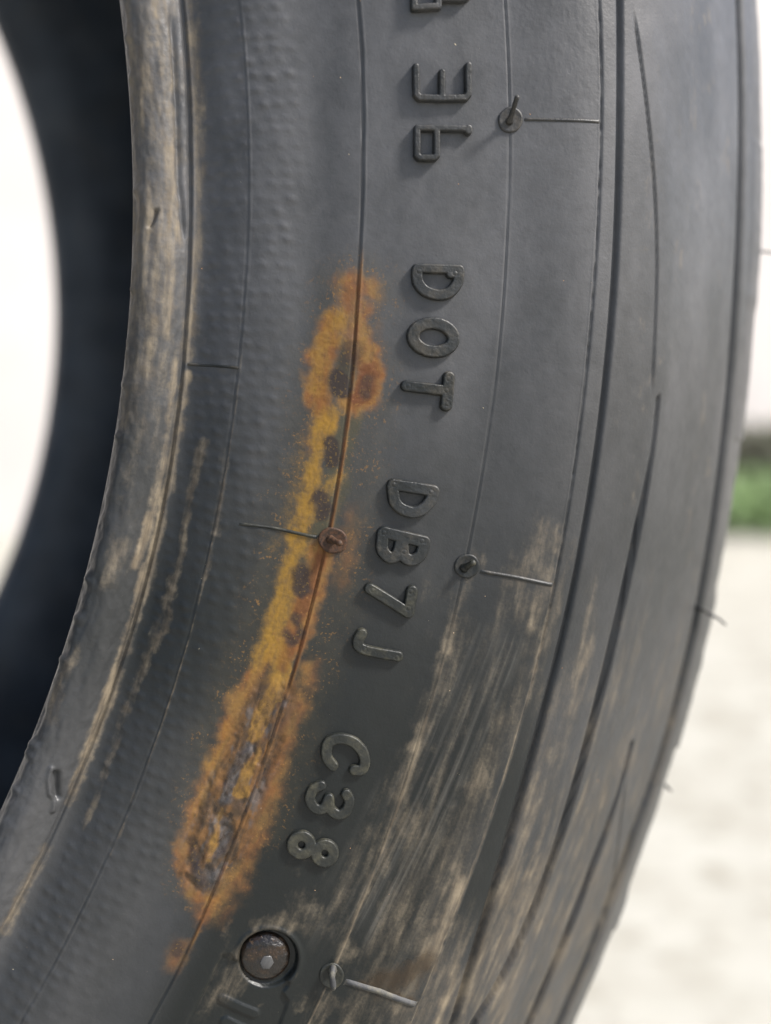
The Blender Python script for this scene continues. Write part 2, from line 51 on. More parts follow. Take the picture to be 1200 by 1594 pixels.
SPECKS = [[45.81,1.7],[97.78,17.09],[60.87,-10.34],[55.67,11.07],[45.77,20.2],[51.4,-28.31],[26.81,16.72],[16.72,1.52],[11.16,-11.72],[31.13,5.53],[53.06,-59.45],[56.18,-53.62],[54.58,-67.28],[63.61,-67.29],[83.0,-44.37],[70.42,-61.02],[24.6,-119.37],[13.03,-128.21],[48.14,-91.98],[45.88,-92.26],[45.67,-99.04],[19.95,-70.81],[30.34,16.32],[97.73,0.98],[64.98,-10.26],[86.47,-75.56]]

# ---------------------------------------------------------------- small tools
def link(name, me, parent=None, mats=()):
    o = bpy.data.objects.new(name, me); COL.objects.link(o)
    if parent is not None: o.parent = parent
    for m in mats: me.materials.append(m)
    return o
def np_mesh(name, V, F, smooth=True):
    """V (n,3) float array, F (m,4) or (m,3) int array"""
    me = bpy.data.meshes.new(name)
    V = np.ascontiguousarray(V, dtype=np.float32); F = np.ascontiguousarray(F, dtype=np.int32)
    m, k = F.shape
    me.vertices.add(len(V)); me.vertices.foreach_set('co', V.ravel())
    me.loops.add(m * k); me.loops.foreach_set('vertex_index', F.ravel())
    me.polygons.add(m); me.polygons.foreach_set('loop_start', np.arange(0, m * k, k, dtype=np.int32))
    me.update(calc_edges=True)
    if smooth: me.polygons.foreach_set('use_smooth', np.ones(m, dtype=bool))
    me.validate()
    return me
def py_mesh(name, V, F, smooth=False):
    me = bpy.data.meshes.new(name); me.from_pydata([tuple(v) for v in V], [], F); me.update()
    if smooth:
        for p in me.polygons: p.use_smooth = True
    return me
def attr(me, name, a):
    me.attributes.new(name, 'FLOAT', 'POINT').data.foreach_set('value', np.ascontiguousarray(a, dtype=np.float32))
def grid_faces(nu, nq, wrap=False):
    i = np.arange(nu - 1)[:, None]; j = np.arange(nq if wrap else nq - 1)[None, :]
    j2 = (j + 1) % nq
    a = i * nq + j; b = (i + 1) * nq + j; c = (i + 1) * nq + j2; d = i * nq + j2
    return np.stack([a, b, c, d], -1).reshape(-1, 4)

_tab = np.random.RandomState(7).rand(256, 256)
def vnoise(x, y, seed=0):
    x = np.asarray(x) + seed * 37.17; y = np.asarray(y) + seed * 91.73
    xi = np.floor(x).astype(np.int64); yi = np.floor(y).astype(np.int64)
    fx = x - xi; fy = y - yi; fx = fx * fx * (3 - 2 * fx); fy = fy * fy * (3 - 2 * fy)
    x0 = xi & 255; x1 = (xi + 1) & 255; y0 = yi & 255; y1 = (yi + 1) & 255
    return (_tab[x0, y0] * (1 - fx) + _tab[x1, y0] * fx) * (1 - fy) + (_tab[x0, y1] * (1 - fx) + _tab[x1, y1] * fx) * fy
def fbm(x, y, o=4, seed=0, gain=.5):
    s = 0; a = 1; t = 0
    for k in range(o):
        s = s + a * vnoise(x * 2 ** k, y * 2 ** k, seed + k * 3); t += a; a *= gain
    return s / t
def sstep(a, b, x):
    t = np.clip((x - a) / (b - a), 0, 1); return t * t * (3 - 2 * t)
def seg_dist(u, q, poly):
    P = np.asarray(poly, float); best = np.full(u.shape, 1e9)
    if len(P) == 1: return np.hypot(u - P[0, 0], q - P[0, 1])
    for a, b in zip(P[:-1], P[1:]):
        d = b - a; l2 = max(d @ d, 1e-9)
        t = np.clip(((u - a[0]) * d[0] + (q - a[1]) * d[1]) / l2, 0, 1)
        best = np.minimum(best, np.hypot(u - a[0] - t * d[0], q - a[1] - t * d[1]))
    return best
def line_u(name, q):
    P = np.array(LINES[name]); k = np.argsort(P[:, 1]); return np.interp(q, P[k, 1], P[k, 0])
def line_span(name, q, fade=6.):
    P = np.array(LINES[name]); lo, hi = P[:, 1].min(), P[:, 1].max()
    return sstep(lo - .01, lo + fade, q) if False else (sstep(lo - .1, lo + fade, q) * (1 - sstep(hi - fade, hi + .1, q)))

# ---------------------------------------------------------------- tyre section
PROF = np.array([(202.2, 2.2), (203.0, 0.0), (206.4, -.9), (210.2, 0.2), (213.3, -1.6), (216.9, -4.0), (224, -6.4), (231.4, -8.3), (241, -10.4),
                 (250.8, -12.2), (257, -13.6), (262.8, -14.1), (267.6, -13.4), (275, -10.9), (287, -4.3), (300.0, 4.4), (307.4, 10.8), (312.4, 18.5), (315.6, 28)])
def spline(P, n=40):
    d = np.r_[0, np.cumsum(np.linalg.norm(np.diff(P, axis=0), axis=1))]
    N = len(P); A = np.zeros((N, N)); b = np.zeros((N, 2)); h = np.diff(d)
    A[0, 0] = A[-1, -1] = 1
    for i in range(1, N - 1):
        A[i, i - 1] = h[i - 1]; A[i, i] = 2 * (h[i - 1] + h[i]); A[i, i + 1] = h[i]
        b[i] = 6 * ((P[i + 1] - P[i]) / h[i] - (P[i] - P[i - 1]) / h[i - 1])
    m = np.linalg.solve(A, b)
    t = np.linspace(0, d[-1], n * N); i = np.clip(np.searchsorted(d, t) - 1, 0, N - 2)
    a = (d[i + 1] - t)[:, None]; bb = (t - d[i])[:, None]; hh = h[i][:, None]
    return m[i] * a ** 3 / (6 * hh) + m[i + 1] * bb ** 3 / (6 * hh) + (P[i] / hh - m[i] * hh / 6) * a + (P[i + 1] / hh - m[i + 1] * hh / 6) * bb
SEC = spline(PROF)
SECU = np.r_[0, np.cumsum(np.linalg.norm(np.diff(SEC, axis=0), axis=1))]
UMAX = SECU[-1]
_tan = np.gradient(SEC, axis=0); _tan /= np.linalg.norm(_tan, axis=1)[:, None]
TYRE_BASE = Vector((0, 0.088, 0))
def surf(u, q, h=0.):
    """point of the sidewall chart, raised h mm along the outward normal; metres, relative to the tyre's base"""
    r = np.interp(u, SECU, SEC[:, 0]); y = np.interp(u, SECU, SEC[:, 1])
    tr = np.interp(u, SECU, _tan[:, 0]); ty = np.interp(u, SECU, _tan[:, 1])
    l = np.hypot(tr, ty); nr, ny = ty / l, -tr / l           # outward: away from the tyre's hollow
    r = r + nr * h; y = y + ny * h; t = np.asarray(q) / 250.
    return np.stack([r * np.cos(t) / 1000, y / 1000 - TYRE_BASE.y, r * np.sin(t) / 1000 + AXLE], -1)

def paint_mask(name, u, q, warp=1.0):
    """soft strokes of a stain on the chart, edges broken up by noise"""
    out = np.zeros(u.shape)
    nz = (fbm(u * .55, q * .55, 4, 11) - .5) * 2
    nz2 = (fbm(u * 2.1, q * 2.1, 3, 17) - .5) * 2
    for poly, hw, soft, am in PAINT[name]:
        P = np.array(poly); m = hw + soft + 2.5
        k = (u > P[:, 0].min() - m) & (u < P[:, 0].max() + m) & (q > P[:, 1].min() - m) & (q < P[:, 1].max() + m)
        if not k.any(): continue
        d = seg_dist(u[k], q[k], P) + warp * (nz[k] * (.35 * soft + .25) + nz2[k] * (.09 * soft + .06))
        out[k] = np.maximum(out[k], am * (1 - sstep(hw - .45 * soft, hw + soft * .75, d)))
    return out

def relief(u, q, fine=True):
    """height of the moulded and worn surface above the smooth section, mm"""
    h = np.zeros(u.shape)
    def bump(s, w): return np.exp(-(s / w) ** 2)
    wob = (fbm(q * .25, q * 0 + 3, 3, 5) - .5) * .25
    # bead: lumpy lip, crease and flash line
    bead = 1 - sstep(8, 10.5, u)
    h += bead * ((fbm(u * .5, q * .12, 3, 21) - .5) * .55 + (fbm(u * 1.6, q * .7, 3, 22) - .5) * .16)
    sB = u - line_u('B', q)
    h += -.45 * bump(sB + .15, .28) + .16 * bump(sB - .25, .16)
    sB2 = u - line_u('B2', q); h += -.55 * bump(sB2, .42) * line_span('B2', q, 5)
    for a, b in NUBS: h += .36 * np.exp(-((u - 1.2) / 1.3) ** 2 - ((q - b) / .8) ** 2)
    h += .35 * (fbm(q * .5, u * .2, 3, 31) - .5) * (1 - sstep(1.0, 3.5, u))
    P = CUT
    h += .32 * bump(seg_dist(u, q, P[0]), .28) - .75 * bump(seg_dist(u, q, P[1]), .5)
    h += -.6 * bump(seg_dist(u, q, NICK), .3)
    # cord print between the bead and the rim line
    sC = u - line_u('C', q)
    win = sstep(-8.5, -5.5, sC) * (1 - sstep(4.5, 9, sC))
    kk = win > .01; dm = np.zeros(u.shape)
    if kk.any():
        ca = sC[kk] / 2.2 + .25 * q[kk] / 2.1; cb = q[kk] / 2.0; ia = np.floor(ca).astype(np.int64); ib = np.floor(cb).astype(np.int64); acc = np.zeros(ca.shape)
        for da in (-1, 0, 1):
            for db in (-1, 0, 1):
                xa, xb = ia + da, ib + db; r1 = _tab[xa & 255, xb & 255]; r2 = _tab[(xa + 91) & 255, (xb + 33) & 255]; r3 = _tab[(xa + 17) & 255, (xb + 151) & 255]
                acc += (.35 + .65 * r3) * np.exp(-(((ca - xa - .5 - .4 * (r1 - .5)) / .34) ** 2 + ((cb - xb - .5 - .3 * (r2 - .5)) / .30) ** 2))
        dm[kk] = acc - .35
    h += .13 * win * (.25 + 1.3 * fbm(u * .2, q * .1, 2, 43)) * dm
    h += .10 * win * (fbm(u * .35, q * .25, 3, 44) - .5)
    h += .13 * bump(sC + wob * .4, .10) - .10 * bump(sC + .2 + wob * .4, .14)
    # rim line with a raised flash, shallow hollow before it
    sD = u - line_u('D', q)
    h += -.45 * bump(sD + 6.5, 3.6) + .25 * bump(sD - 10, 5)
    h += .14 * sstep(-.15, .08, sD) + .10 * bump(sD - .08, .12) - .24 * bump(sD + .18, .13) - .1 * sstep(3, 9, sD)
    # vent line, panel edges and grooves of the buttress
    sE = u - line_u('E', q)
    h += .09 * bump(sE - .08, .11) - .17 * bump(sE + .12, .11)
    sF = u - line_u('F', q)
    h += -.5 * bump(sF, .21) * (.75 + .5 * fbm(q * 1.2, u * 0, 2, 55)) + .12 * bump(sF + .3, .15) - .12 * sstep(0, .3, sF)
    sG = u - line_u('G', q)
    h += -.85 * bump(sG + .2, .42) + .12 * sstep(-.2, .3, sG)
    h += -.40 * sstep(.05, .45, sF) * sstep(.0, .3, -sG) * (1 - sstep(-75, -45, q))
    sH = u - line_u('H', q); h += (-.34 * bump(sH, .22) + .18 * sstep(-.1, .3, sH) * (1 - sstep(2, 7, sH))) * line_span('H', q, 4)
    for nm, dep, w in (('J', 1.45, 1.3), ('Lg', 1.6, 1.5)):
        P = np.array(LINES[nm]); s = u - line_u(nm, q); top = P[:, 1].max(); low = P[:, 1].min()
        on = (1 - sstep(top - 1.2, top + .1, q)) * sstep(low - 30, low - 10, q)
        grow = np.clip((top - q) / 18., .45, 1)
        w = w * grow
        prof = sstep(-w * 1.5, -.15, s) * (1 - sstep(.25, .6, s))
        h += -dep * grow * on * prof
    sH2 = u - line_u('H2', q); h += -.25 * bump(sH2, .25) * line_span('H2', q, 4)
    sK = u - line_u('K', q)
    h += -1.2 * bump(sK + .2, .8) + .4 * sstep(-.1, .7, sK) * (1 - sstep(10, 15, sK))
    # shoulder: shallow steps where the tread blocks end
    for qq, am in ((-26.5, -.35), (-71, -.5), (-98, -.4), (14, .25)):
        h += am * sstep(0, .5, qq - q) * (1 - sstep(20, 24, qq - q)) * sstep(3.5, 5.5, sK) * (1 - sstep(14, 20, sK))
    h += sstep(2, 6, sK) * (1 - sstep(14, 20, sK)) * (fbm(q * .35, u * .1, 3, 51) - .5) * .25
    # date plate: round pocket with a strip running on below it
    c = PLATE['c']; rr = np.hypot(u - c[0], q - c[1])
    pocket = 1 - sstep(PLATE['r'] - .25, PLATE['r'] + .05, rr)
    Lp = np.array(PLATE['left']); Rp = np.array(PLATE['right'])
    k = np.argsort(Lp[:, 1]); ul = np.interp(q, Lp[k, 1], Lp[k, 0]); k = np.argsort(Rp[:, 1]); ur = np.interp(q, Rp[k, 1], Rp[k, 0])
    strip = sstep(-.15, .12, u - ul) * sstep(-.12, .15, ur - u) * (1 - sstep(c[1] - 2.2, c[1] - 1.6, q)) * sstep(-147, -146, q)
    tab = 1 - sstep(.75, 1.0, np.hypot(u - PLATE['tab'][0] - .7, (q - PLATE['tab'][1]) * 1.0))
    h += -1.15 * pocket + .22 * bump(rr - PLATE['r'] - .35, .3) * (1 - strip)
    h += -.42 * np.maximum(strip, .6 * tab) * (1 - pocket) - .16 * bump(u - ul, .18) * sstep(-147, -146, q) * (1 - sstep(-114, -112.6, q))
    for key in ('bar', 'bar2'):
        poly, hw = PLATE[key]; h += .25 * (1 - sstep(hw - .15, hw + .2, seg_dist(u, q, poly)))
    # gentle waviness of old rubber
    h += .10 * (fbm(u * .08, q * .06, 3, 61) - .5) + .05 * (fbm(u * .35, q * .35, 3, 62) - .5)
    if fine:
        h += .012 * (fbm(u * 3, q * 3, 2, 63) - .5)
        cr = paint_mask('crust', u, q, .8); k = cr > .01
        if k.any():
            uu, qq = u[k], q[k]; w1 = fbm(uu * .5, qq * .3, 3, 71)
            rid = 1 - np.abs(fbm(uu * .42 + w1, qq * .22 + w1, 4, 72) * 2 - 1)
            h[k] += cr[k] * (.75 * (rid - .72) + .22 * (fbm(uu * 1.3, qq * .8, 2, 73) - .5) - .05)
        pw = np.maximum(paint_mask('yellow', u, q), paint_mask('orange', u, q))
        h += .10 * pw * (fbm(u * 3.2, q * 3.2, 3, 75) - .42)
        sc = paint_mask('scuff', u, q, .6)
        h += -.16 * sc * (fbm((u - .103 * q) * .75, q * .02, 2, 81, .65) - .5)
        h += .05 * paint_mask('rough', u, q) * (fbm(u * 2.6, q * 1.4, 3, 83) - .5)
    return h

def tyre_masks(u, q):
    m = {}
    for n in ('orange', 'yellow', 'dark', 'crust', 'halo', 'dust', 'scuff', 'wet', 'gold', 'slate', 'olive', 'bloodrust'): m[n] = paint_mask(n, u, q)
    n1 = fbm(u * .7, q * .7, 3, 91, .6); n2 = fbm(u * 1.9, q * 1.9, 1, 92)
    clus = sstep(.42, .62, fbm(u * .5, q * .4, 3, 94))
    m['speck'] = np.clip(m['halo'] * 1.6, 0, 1) * (.25 + .75 * clus)
    for n in ('orange', 'yellow', 'dark'): m[n] = np.clip(m[n] + .35 * (n1 - .5) * sstep(0, .25, m[n]), 0, 1)
    m['halo'] = m['halo'] * (.4 + .9 * n1)
    m['across'] = u - line_u('D', q); m['along'] = q; m['around'] = u
    # dust: smeared along the rings
    sB = u - line_u('B', q); sE = u - line_u('E', q); sF = u - line_u('F', q); sG = u - line_u('G', q); sK = u - line_u('K', q)
    ref = np.where(u < 25, sB, sF)
    st = fbm(ref * .9, q * .06, 2, 95, .7); cl = fbm(u * .33, q * .22, 4, 96, .55)
    d = m['dust']; on = sstep(0, .1, d)
    d = np.clip(d * (.75 + .5 * (n1 - .5) + .7 * (st - .5)), 0, 1)
    bead = 1 - sstep(8.0, 11.0, u)
    d = np.maximum(d, bead * sstep(-75, -20, q) * (.04 + .38 * n1))
    low = 1 - sstep(-95, -30, q)
    gen = sstep(.34, .70, .7 * cl + .15 * st + .15 * n1) * low * sstep(-6, 3, sE) * (1 - sstep(-1, 4, sK)) * .45
    gen = np.maximum(gen, sstep(.52, .76, .5 * cl + .5 * n1) * (1 - sstep(-108, -85, q)) * sstep(-14, -8, sE) * (1 - sstep(-1, 2, sE)) * .5)
    gen = np.maximum(gen, sstep(.5, .8, .6 * cl + .4 * n1) * sstep(.5, 3, sG) * (1 - sstep(-2, 3, sK)) * .22)
    gen = np.maximum(gen, low * sstep(1, 5, sE) * (1 - sstep(-1, 5, sK)) * (.10 + .35 * cl))
    d = np.maximum(d, gen)
    # the recessed band between the panel edge and the groove keeps clean rubber
    band = sstep(.1, .6, sF) * sstep(.1, .5, -sG) * (1 - sstep(-80, -55, q)) * sstep(-106, -92, q)
    d = d * (1 - .95 * band * sstep(.3, .5, 1 - n1 * .6))
    thin = lambda x, w: np.exp(-(x / w) ** 2)
    d = np.maximum(d, thin(sE - .1, .16) * (1 - sstep(-75, -40, q)) * (.35 + .9 * n1))
    d = np.maximum(d, thin(sF + .3, .18) * (1 - sstep(-75, -35, q)) * (.2 + .8 * n1))
    d = np.maximum(d, thin(u - line_u('C', q) - .05, .13) * (1 - sstep(-45, -15, q)) * (.9 * n1) * sstep(-110, -80, q))
    m['dust'] = d
    sD = u - line_u('D', q)
    m['orange'] = np.maximum(m['orange'], .75 * thin(sD - .12, .26) * sstep(-122, -105, q) * (1 - sstep(-12, -6, q)) * (.6 + .8 * n1))
    m['bloodrust'] = np.maximum(m['bloodrust'], .8 * thin(sD + .05, .25) * sstep(-112, -100, q) * (1 - sstep(-14, -8, q)) * (.4 + 1.0 * n1))
    sc = fbm((u - .103 * q) * .75, q * .02, 3, 81, .7)
    m['scuff'] = m['scuff'] * (.35 + .65 * sstep(.38, .70, sc))
    fq = sstep(-85, 8, q); left = 1 - sstep(28, 36, u)  # rubber colour paler towards the top, darker towards the bottom
    fq = np.maximum(fq, left * (.10 + .42 * (1 - sstep(-105, -72, q)) + .25 * (1 - sstep(8, 12, u)))); fq = np.maximum(fq, .42 * sstep(58, 72, u))  # sheen on bead and inner band, lit dusty shoulder: painted into the colour
    m['pale_tone'] = np.clip(.72 + .55 * (fbm(u * .16, q * .07, 3, 97) - .5) + .22 * (n1 - .5), 0, 1) * fq * (1 - .85 * band)
    return m

# ---------------------------------------------------------------- materials
def nodes_of(name):
    m = bpy.data.materials.new(name); m.use_nodes = True
    nt = m.node_tree; nt.nodes.clear(); return m, nt
class NT:
    def __init__(s, nt): s.nt = nt
    def new(s, t, **k):
        n = s.nt.nodes.new(t)
        for a, b in k.items(): setattr(n, a, b)
        return n
    def put(s, sock, v):
        if hasattr(v, 'links') or isinstance(v, bpy.types.NodeSocket): s.nt.links.new(v, sock)
        else: sock.default_value = v
    def attr(s, name): return s.new('ShaderNodeAttribute', attribute_name=name).outputs['Fac']
    def math(s, op, a, b=0., clamp=False):
        n = s.new('ShaderNodeMath', operation=op, use_clamp=clamp); s.put(n.inputs[0], a); s.put(n.inputs[1], b); return n.outputs[0]
    def mix(s, f, a, b):
        n = s.new('ShaderNodeMix', data_type='RGBA'); s.put(n.inputs[0], f)
        s.put(n.inputs[6], a if not isinstance(a, tuple) else (*a, 1)); s.put(n.inputs[7], b if not isinstance(b, tuple) else (*b, 1)); return n.outputs[2]
    def mixf(s, f, a, b):
        n = s.new('ShaderNodeMix', data_type='FLOAT'); s.put(n.inputs[0], f); s.put(n.inputs[2], a); s.put(n.inputs[3], b); return n.outputs[0]
    def noise(s, vec, scale, detail=4, rough=.55):
        n = s.new('ShaderNodeTexNoise'); s.put(n.inputs['Vector'], vec); n.inputs['Scale'].default_value = scale
        n.inputs['Detail'].default_value = detail; n.inputs['Roughness'].default_value = rough; return n.outputs['Fac']
    def ramp(s, v, lo, hi):
        n = s.new('ShaderNodeMapRange', interpolation_type='SMOOTHSTEP'); s.put(n.inputs[0], v); n.inputs[1].default_value = lo; n.inputs[2].default_value = hi
        return n.outputs[0]
    def principled(s, col, rough, normal=None, spec=.5, coat=0., metal=0.):
        b = s.new('ShaderNodeBsdfPrincipled'); s.put(b.inputs['Base Color'], col if not isinstance(col, tuple) else (*col, 1)); s.put(b.inputs['Roughness'], rough)
        s.put(b.inputs['Specular IOR Level'], spec); s.put(b.inputs['Coat Weight'], coat); b.inputs['Coat Roughness'].default_value = .08
        s.put(b.inputs['Metallic'], metal)
        if normal is not None: s.put(b.inputs['Normal'], normal)
        o = s.new('ShaderNodeOutputMaterial'); s.nt.links.new(b.outputs[0], o.inputs[0]); return b
    def bump(s, h, dist, strength=1.):
        n = s.new('ShaderNodeBump'); s.put(n.inputs['Height'], h); n.inputs['Distance'].default_value = dist; n.inputs['Strength'].default_value = strength; return n.outputs[0]
RUBBER = (.0090, .0110, .0108); PALE_TONE = (.108, .108, .113); TAN = (.24, .196, .135)
def rubber_material():
    m, nt = nodes_of('weathered_rubber'); N = NT(nt)
    co = N.new('ShaderNodeTexCoord').outputs['Object']
    nf = N.noise(co, 2600, 3, .6); nm = N.noise(co, 420, 4, .6); nl = N.noise(co, 60, 4, .55)
    col = N.mix(N.math('MULTIPLY', N.attr('pale_tone'), N.math('ADD', N.math('MULTIPLY', nl, .3), .75), True), RUBBER, PALE_TONE)
    col = N.mix(N.math('MULTIPLY', N.ramp(nm, .45, .8), .18), col, (.012, .014, .016))
    cy = N.new('ShaderNodeCombineXYZ'); N.put(cy.inputs[0], N.attr('around')); N.put(cy.inputs[1], N.math('MULTIPLY', N.attr('along'), .17)); ring = cy.outputs[0]
    cz = N.new('ShaderNodeCombineXYZ'); N.put(cz.inputs[0], N.math('SUBTRACT', N.attr('around'), N.math('MULTIPLY', N.attr('along'), .103))); N.put(cz.inputs[1], N.math('MULTIPLY', N.attr('along'), .025)); rake = cz.outputs[0]
    sk = N.noise(ring, .8, 3, .55); nc = N.noise(ring, .27, 5, .62); rk = N.noise(rake, .9, 5, .62)
    scuff = N.math('MULTIPLY', N.attr('scuff'), N.ramp(N.math('ADD', N.math('MULTIPLY', rk, .75), N.math('MULTIPLY', nc, .25)), .42, .64))
    col = N.mix(N.math('MULTIPLY', scuff, .5), col, (.125, .118, .104))
    # dust
    def broken(name, k1, k2, lo, hi, extra=None, k3=0.):
        v = N.math('ADD', N.attr(name), N.math('ADD', N.math('MULTIPLY', N.math('SUBTRACT', nm, .5), k1), N.math('MULTIPLY', N.math('SUBTRACT', nf, .5), k2)))
        if extra is not None: v = N.math('ADD', v, N.math('MULTIPLY', N.math('SUBTRACT', extra, .5), k3))
        return N.math('MULTIPLY', N.ramp(v, lo, hi), N.ramp(N.attr(name), 0., .12))
    dcol = N.mix(N.ramp(sk, .35, .7), (.125, .098, .066), TAN)
    dust = N.math('MULTIPLY', broken('dust', .35, .35, .02, 1.05, N.math('ADD', N.math('MULTIPLY', sk, .36), N.math('MULTIPLY', nc, .64)), 1.5), .95)
    col = N.mix(dust, col, dcol)
    # rust, from the outside in
    cx = N.new('ShaderNodeCombineXYZ'); N.put(cx.inputs[0], N.attr('across')); N.put(cx.inputs[1], N.math('MULTIPLY', N.attr('along'), .42)); ch = cx.outputs[0]
    rl = N.noise(ch, .45, 3, .6); rm = N.noise(ch, 1.1, 4, .6)
    col = N.mix(N.math('MULTIPLY', N.attr('halo'), .62, True), col, (.064, .055, .033))
    col = N.mix(N.math('MULTIPLY', broken('olive', .3, .3, .0, 1.), .8), col, (.060, .054, .030))
    oc = N.mix(N.ramp(rl, .35, .65), (.20, .080, .020), (.215, .115, .030))
    oc = N.mix(N.math('MULTIPLY', N.ramp(rm, .50, .72), .55), oc, (.085, .042, .019))
    orange = broken('orange', .22, .25, -.02, 1.05); col = N.mix(N.math('MULTIPLY', orange, .93), col, oc)
    yc = N.mix(N.ramp(rm, .4, .68), (.275, .152, .022), (.18, .105, .028))
    yellow = broken('yellow', .25, .55, .02, 1.0); col = N.mix(N.math('MULTIPLY', yellow, .92), col, yc)
    col = N.mix(N.math('MULTIPLY', broken('bloodrust', .3, .25, .0, 1.), .85), col, (.105, .034, .012))
    col = N.mix(N.math('MULTIPLY', N.math('MULTIPLY', N.attr('speck'), N.ramp(N.noise(co, 2300, 2, .6), .58, .66)), .75, True), col, (.24, .125, .035))
    cc = N.mix(N.ramp(N.noise(ch, .5, 5, .6), .40, .62), (.062, .040, .024), (.135, .068, .024))
    cc = N.mix(N.math('MULTIPLY', N.ramp(N.noise(ch, .36, 4, .6), .52, .62), .8), cc, (.085, .078, .075))
    cc = N.mix(N.math('MULTIPLY', N.ramp(N.noise(ch, .9, 5, .65), .54, .66), .85), cc, (.020, .015, .013))
    cc = N.mix(broken('slate', .5, .3, .1, .9, N.noise(ch, .7, 5, .65), 2.4), cc, N.mix(N.ramp(N.noise(ch, 1.4, 4, .6), .4, .65), (.070, .066, .066), (.034, .026, .022)))
    cc = N.mix(broken('gold', .4, .3, .15, .85, N.noise(ch, .8, 5, .65), 2.6), cc, N.mix(N.ramp(N.noise(ch, 1.6, 4, .6), .4, .65), (.235, .130, .030), (.135, .075, .026)))
    col = N.mix(N.math('MULTIPLY', N.attr('crust'), .88), col, cc)
    col = N.mix(N.math('MULTIPLY', broken('dark', .25, .4, .0, .82), .95), col, N.mix(N.ramp(nf, .55, .68), (.030, .021, .018), (.12, .075, .022)))
    col = N.mix(N.math('MULTIPLY', broken('wet', .9, .4, .0, 1.1), .75), col, (.036, .023, .012))
    rough = N.math('ADD', N.math('MULTIPLY', nm, .16), .30)
    rough = N.mixf(dust, rough, .9)
    rough = N.mixf(N.math('MAXIMUM', orange, yellow), rough, .8)
    rough = N.mixf(N.math('MULTIPLY', N.attr('crust'), .85), rough, N.math('ADD', N.math('MULTIPLY', nm, .34), .06))
    rough = N.mixf(N.attr('wet'), rough, .12)
    hgt = N.math('ADD', N.math('MULTIPLY', nf, .5), nm)
    nrm = N.bump(hgt, .00012, .55)
    N.principled(col, rough, nrm, .36)
    return m
def plain_rubber(name, dust=.3, scale=900, col=RUBBER, pale_tone=PALE_TONE, rough=.40, tint=TAN, rustamt=0.):
    m, nt = nodes_of(name); N = NT(nt)
    co = N.new('ShaderNodeTexCoord').outputs['Object']
    nf = N.noise(co, scale * 2.5, 3, .6); nm = N.noise(co, scale * .5, 4, .6); nl = N.noise(co, 70, 3)
    c = N.mix(N.ramp(nl, .3, .75), col, pale_tone)
    c = N.mix(N.math('MULTIPLY', N.ramp(nm, .44, .72), dust), c, tint)
    if rustamt: c = N.mix(N.math('MULTIPLY', N.ramp(nf, .35, .6), rustamt), c, (.24, .095, .035))
    N.principled(c, N.math('ADD', N.math('MULTIPLY', nm, .25), rough - .08), N.bump(N.math('ADD', nf, nm), .00012, .6), .4)
    return m
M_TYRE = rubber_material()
M_LETTER_CLEAN = plain_rubber('letter_rubber_clean', .06, pale_tone=(.062, .062, .064))
M_LETTER = plain_rubber('letter_rubber', .13, pale_tone=(.026, .028, .029))
M_LETTER_DUSTY = plain_rubber('letter_rubber_dusty', .42, pale_tone=(.026, .027, .022), tint=(.10, .092, .058))
M_PIN = plain_rubber('pin_rubber', .15, pale_tone=(.04, .04, .042))
M_PIN_RUST = plain_rubber('rusty_pin_rubber', .08, col=(.022, .013, .008), pale_tone=(.055, .023, .009), rustamt=.18, rough=.6)
M_PIN_TAN = plain_rubber('dusty_pin_rubber', .65, tint=(.2, .18, .125), rough=.6)
M_LINER = plain_rubber('liner_rubber', .06, scale=200, col=(.030, .037, .048), pale_tone=(.060, .071, .087), rough=.5)
M_TREAD = plain_rubber('tread_rubber', .35, scale=300, pale_tone=(.05, .05, .05))

# ---------------------------------------------------------------- setting: ground, wall behind, plant
def ground_material():
    m, nt = nodes_of('pale_concrete'); N = NT(nt)
    co = N.new('ShaderNodeTexCoord').outputs['Object']
    a = N.noise(co, 14, 5, .6); b = N.noise(co, 34, 4, .6); c = N.noise(co, 600, 2)
    col = N.mix(N.ramp(a, .35, .7), (.42, .41, .365), (.335, .32, .275))
    col = N.mix(N.math('MULTIPLY', N.ramp(b, .52, .68), .6), col, (.19, .17, .125))
    N.principled(col, .9, N.bump(N.math('ADD', b, N.math('MULTIPLY', c, .3)), .004, .5), .3)
    return m
def wall_material():
    m, nt = nodes_of('white_render'); N = NT(nt)
    co = N.new('ShaderNodeTexCoord').outputs['Object']
    col = N.mix(N.ramp(N.noise(co, 3, 5, .6), .3, .75), (.60, .565, .545), (.53, .50, .485))
    N.principled(col, .85, N.bump(N.noise(co, 160, 4), .002, .4), .3)
    return m
gs = 40.0
gx = np.linspace(-gs, gs, 81); GX, GY = np.meshgrid(gx, gx, indexing='ij')
ground = link('concrete_ground', np_mesh('concrete_ground', np.stack([GX.ravel(), GY.ravel(), np.zeros(GX.size)], -1), grid_faces(81, 81)), None, (ground_material(),))
ground['kind'] = 'structure'; ground['label'] = 'pale sunlit concrete ground behind the tyre'

